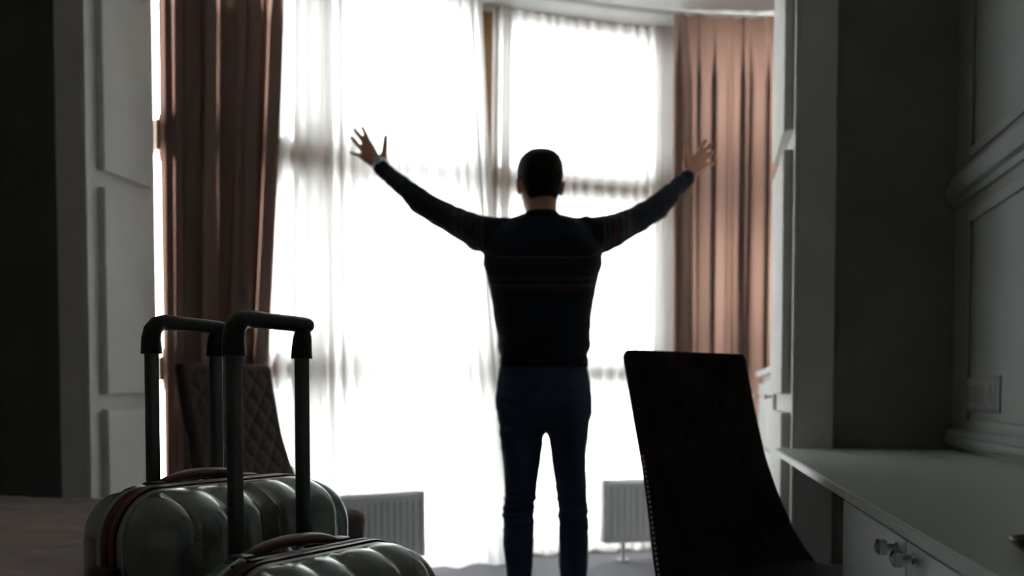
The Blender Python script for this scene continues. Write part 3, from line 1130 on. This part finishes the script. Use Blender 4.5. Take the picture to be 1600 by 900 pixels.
# --- hair: a short crop that covers crown, sides and nape
def hairline(t):
    """lowest hair height at angle t (0 right, 90 front, 180 left, 270 back)"""
    d = abs((math.degrees(t) - 90 + 180) % 360 - 180)     # 0 front ... 180 back
    return float(np.interp(d, [0, 35, 58, 70, 80, 92, 104, 118, 140, 180], [.196, .192, .178, .11, .088, .125, .122, .075, .052, .046]))
zs = list(np.linspace(.03, .2325, 46))
n = 96
cols = []
hv, hf = [], []
for k in range(n):
    t = 2 * math.pi * k / n
    z0 = hairline(t)
    for j in range(31):
        zz = z0 + (.2325 - z0) * j / 30
        rx, yb, yf = interp_table(HEAD, zz)
        c_, s_ = math.cos(t), math.sin(t)
        e_ = 2 / 2.25
        g = .0015 + .0055 * min(1, (zz - z0) / .05) + .0012 * noise.noise((c_ * 14, s_ * 14, zz * 90))
        x = math.copysign(abs(c_) ** e_, c_) * (rx + g); y = math.copysign(abs(s_) ** e_, s_) * ((yf if s_ > 0 else yb) + g)
        hv.append(hp((x, y, zz + (.006 * max(0, (zz - .19) / .045)))))
for k in range(n):
    k2 = (k + 1) % n
    for j in range(30):
        hf.append((k * 31 + j, k2 * 31 + j, k2 * 31 + j + 1, k * 31 + j + 1))
hf.append(tuple(k * 31 + 30 for k in range(n)))
h_ = MB().add(hv, hf).build('hair', M_hair, man, auto=0)

# --- sweater
sw = MB()
rings = []
for (y, x0, x1, yb, yf) in ((574, 784, 917, .112, .108), (566, 782, 918, .116, .112), (556, 783, 917, .116, .112), (548, 780, 921, .122, .118),
                            (537, 777.5, 923, .125, .122), (520, 775, 922, .122, .122), (500, 772.5, 923, .120, .122), (470, 768, 927, .124, .126),
                            (440, 762, 934, .128, .128), (415, 756, 940, .126, .128), (392, 757, 940, .118, .122), (370, 765, 930, .105, .110),
                            (355, 780, 915, .090, .092), (347, 795, 898, .080, .080), (341, 814, 879, .068, .066), (337.5, 820, 872, .062, .062)):
    rings.append(span(y, x0, x1, yb, yf, ex=2.5))
sw.loft(rings)
# trapezius and shoulder caps
for pts in ([(822, 349), (800, 357), (772, 362)], [(870, 349), (893, 357), (922, 362)]):
    sw.cap_tube([(fx(a), -.008, fz(b)) for a, b in pts], [.030, .034, .045])
sw.ball((fx(789), -.02, fz(352)), (.020, .03, .022)); sw.ball((fx(914), -.02, fz(351)), (.026, .03, .024))
for arm in (ARM_L, ARM_R):
    sw.cap_tube([fp(*a[:3]) for a in arm], [a[3] for a in arm], 20)
# slack cloth under the elbows
sw.ball(fp(652, 325, .185), (.030, .035, .026)); sw.ball(fp(1030, 334, .185), (.030, .035, .027))
me = remeshed(sw, .006, 5, .5)


def fold_noise(co, no):
    out_ = np.empty(len(co))
    for i, (x, y, z) in enumerate(co):
        o = 0.0
        if abs(x) < .21:
            o += .004 * noise.noise((x * 7 + abs(z) * 4, y * 6, z * 11)) + .003 * noise.noise((x * 10, y * 9, z * 26 + 4 * abs(x)))
            o += .006 * math.exp(-((z - 1.09) / .05) ** 2) * noise.noise((x * 14, y * 14, z * 30))
        else:
            o += .0045 * noise.noise((x * 22, y * 18, z * 22)) + .002 * noise.noise((x * 45, y * 40, z * 45))
        out_[i] = o
    return out_


displace(me, fold_noise)
n = len(me.vertices)
co = np.empty(n * 3); me.vertices.foreach_get('co', co); co = co.reshape(-1, 3)
cxm = fx(848)
X0, Z0_ = .150, fz(384)
ax = np.maximum(np.abs(co[:, 0] - cxm) - X0, 0); az = np.maximum(Z0_ - co[:, 2] - .10 * np.maximum(np.abs(co[:, 0] - cxm) - .10, 0) * -1, 0)
stripe = np.sqrt(ax ** 2 + az ** 2) - .062
armd = np.abs(co[:, 0] - cxm) - X0 - .062
stripe = np.where(np.abs(co[:, 0] - cxm) > .235, np.where(co[:, 2] > fz(402), np.maximum(stripe * 0 + armd * 1.0, -1), stripe), stripe)
at = me.attributes.new('stripe', 'FLOAT', 'POINT')
at.data.foreach_set('value', stripe.astype(np.float32))
sweater = link('sweater', me, M_knit, man, True, 0)
# ribbed collar, cuffs and hem
def ribbed(name, rings, parent):
    return MB().loft(rings).build(name, M_collar, parent, auto=0)
M_collar = mat('navy_rib_knit', (.011, .014, .023), .95, spec=.1, bump=.3, bscale=200)
cr = []
for (y, g) in ((346, .004), (340, .004), (335.5, .001), (334.5, -.003), (336, -.007)):
    cr.append(ell(fx(846), -.005, fz(y), .054 + (y - 334) * .0012 + g, .062 + (y - 334) * .0012 + g, .060 + (y - 334) * .0012 + g, n=48))
ribbed('collar', cr, sweater)
for arm in (ARM_L, ARM_R):
    a, b = fp(*arm[-2][:3]), fp(*arm[-1][:3])
    d = (b - a).normalized()
    MB().tube([b - d * .035, b - d * .03, b + d * .012, b + d * .020, b + d * .020], [.030, .0315, .0300, .0275, .021], 26).build('cuff', M_collar, sweater, auto=0)
hm = [span(y, x0 - .6, x1 + .6, yb, yf, ex=2.5) for y, x0, x1, yb, yf in
      ((574, 783, 917, .113, .110), (573, 782, 918, .117, .114), (564, 781.5, 918.5, .119, .116), (556, 783, 917, .118, .114), (554, 785, 915, .112, .11))]
ribbed('hem_band', hm, sweater)

# --- trousers
tr = MB()
tr.loft([span(y, a, b, yb, yf, ex=2.4) for y, a, b, yb, yf in
         ((558, 787, 913, .105, .100), (575, 781, 917.5, .108, .104), (600, 775.5, 923, .122, .108), (622, 773.5, 926, .134, .110),
          (645, 776, 925, .138, .108), (662, 778, 922, .130, .104), (671, 779.5, 920.5, .118, .10))])
TL = [(640, 777, 851), (660, 778.5, 851), (676, 779.5, 850.5), (700, 783, 848), (730, 786.5, 843), (775, 788.5, 837), (792, 785.5, 835.5), (812, 785, 835),
      (850, 786, 834.5), (880, 789, 832), (905, 792, 831), (960, 795, 829), (1003, 794, 830)]
TR = [(640, 853, 924), (660, 854, 922), (676, 854, 919.5), (700, 859, 917), (730, 863, 915.5), (775, 868.5, 917), (792, 871, 920), (812, 872, 920.5),
      (850, 873, 921), (880, 874, 919), (905, 876, 917), (960, 878, 914), (1003, 878, 914)]
for leg in (TL, TR):
    rings = []
    for y, a, b in leg:
        hw = (b - a) / 2 * K
        t = (y - 640) / 363
        rings.append(ell(fx((a + b) / 2), -.012 * math.sin(math.pi * min(1, t * 1.6)), fz(y), hw, hw * (1.25 - .2 * t), hw * (1.05 + .1 * t), ex=2.2))
    tr.loft(rings)
me = remeshed(tr, .006, 4, .5)


def leg_folds(co, no):
    out_ = np.empty(len(co))
    for i, (x, y, z) in enumerate(co):
        k = math.exp(-((z - .53) / .07) ** 2)
        o = .0035 * noise.noise((x * 8, y * 8, z * 14)) + .0085 * k * noise.noise((x * 9 + 5, y * 9, z * 55))
        o += .005 * math.exp(-((z - .82) / .10) ** 2) * noise.noise((x * 8 + abs(z) * 9, y * 8, z * 34))
        o += .005 * math.exp(-((z - .12) / .08) ** 2) * noise.noise((x * 9, y * 9, z * 50))
        out_[i] = o
    return out_


displace(me, leg_folds)
trousers = link('trousers', me, M_trouser, man, True, 0)
for s in (-1, 1):
    # back pocket welts
    MB().box((fx(850) + s * .065, -.1255, fz(612)), (.085, .008, .012), .003, 2, Matrix.Rotation(R(s * 13), 3, 'Z') @ Matrix.Rotation(R(s * 5), 3, 'Y')).build('pocket_welt', M_trouser, trousers)
# --- shoes
for xc in (812, 896):
    rings = []
    x = fx(xc)
    for (y, w, h) in ((-.098, .020, .035), (-.090, .030, .06), (-.06, .037, .082), (-.01, .039, .086), (.05, .042, .074), (.11, .047, .058), (.155, .044, .046), (.185, .030, .034), (.195, .014, .024)):
        rings.append([(x + w * math.cos(2 * math.pi * k / 20), y, .014 + max(0, h * (.5 + .5 * math.sin(2 * math.pi * k / 20)) * 1.0)) for k in range(20)])
    sh = MB().loft(rings).build('shoe', M_shoe, man, auto=60)
    rings = []
    for z in (0, .016):
        rings.append([(x + (.046 if math.sin(t) > 0 else .040) * math.cos(t), .048 + .152 * math.sin(t), z) for t in [2 * math.pi * k / 30 for k in range(30)]])
    MB().loft(rings).build('sole', M_sole, sh, auto=40)
# --- wristwatch on the left wrist
a, b = fp(601, 270, .31), fp(592, 256, .335)
d = (b - a).normalized()
c0 = a + d * .028
wt = MB()
side = d.cross(Vector((0, 1, 0))).normalized(); upn = side.cross(d).normalized()
rings = []
for j in range(33):
    t = 2 * math.pi * j / 32
    o = side * math.cos(t) * .0300 + upn * math.sin(t) * .0265
    nrm = (side * math.cos(t) + upn * math.sin(t)).normalized()
    rings.append([c0 + o + d * p + nrm * q for p, q in ((-.009, 0), (-.008, .003), (.008, .003), (.009, 0), (.008, -.002), (-.008, -.002))])
wt.loft(rings, caps=False)
band = wt.build('wristwatch', M_steel, man, auto=40)
fn = upn if upn.y < 0 else -upn
cc = c0 + fn * .029
rot = Matrix((side, d, fn)).transposed()
ringc = []
for (zz, r_) in ((-.004, .016), (.002, .0185), (.006, .0178), (.007, .0155)):
    ringc.append([cc + rot @ Vector((r_ * math.cos(2 * math.pi * k / 28), r_ * math.sin(2 * math.pi * k / 28), zz)) for k in range(28)])
MB().loft(ringc).build('watch_case', M_steel, band, auto=40)
MB().loft([[cc + rot @ Vector((r_ * math.cos(2 * math.pi * k / 28), r_ * math.sin(2 * math.pi * k / 28), zz)) for k in range(28)] for zz, r_ in ((.0065, .0145), (.0078, .0145))]).build('watch_dial', M_dial, band, auto=40)
tag(man, 'man in dark striped sweater and navy trousers, arms spread wide, facing the window', 'person')
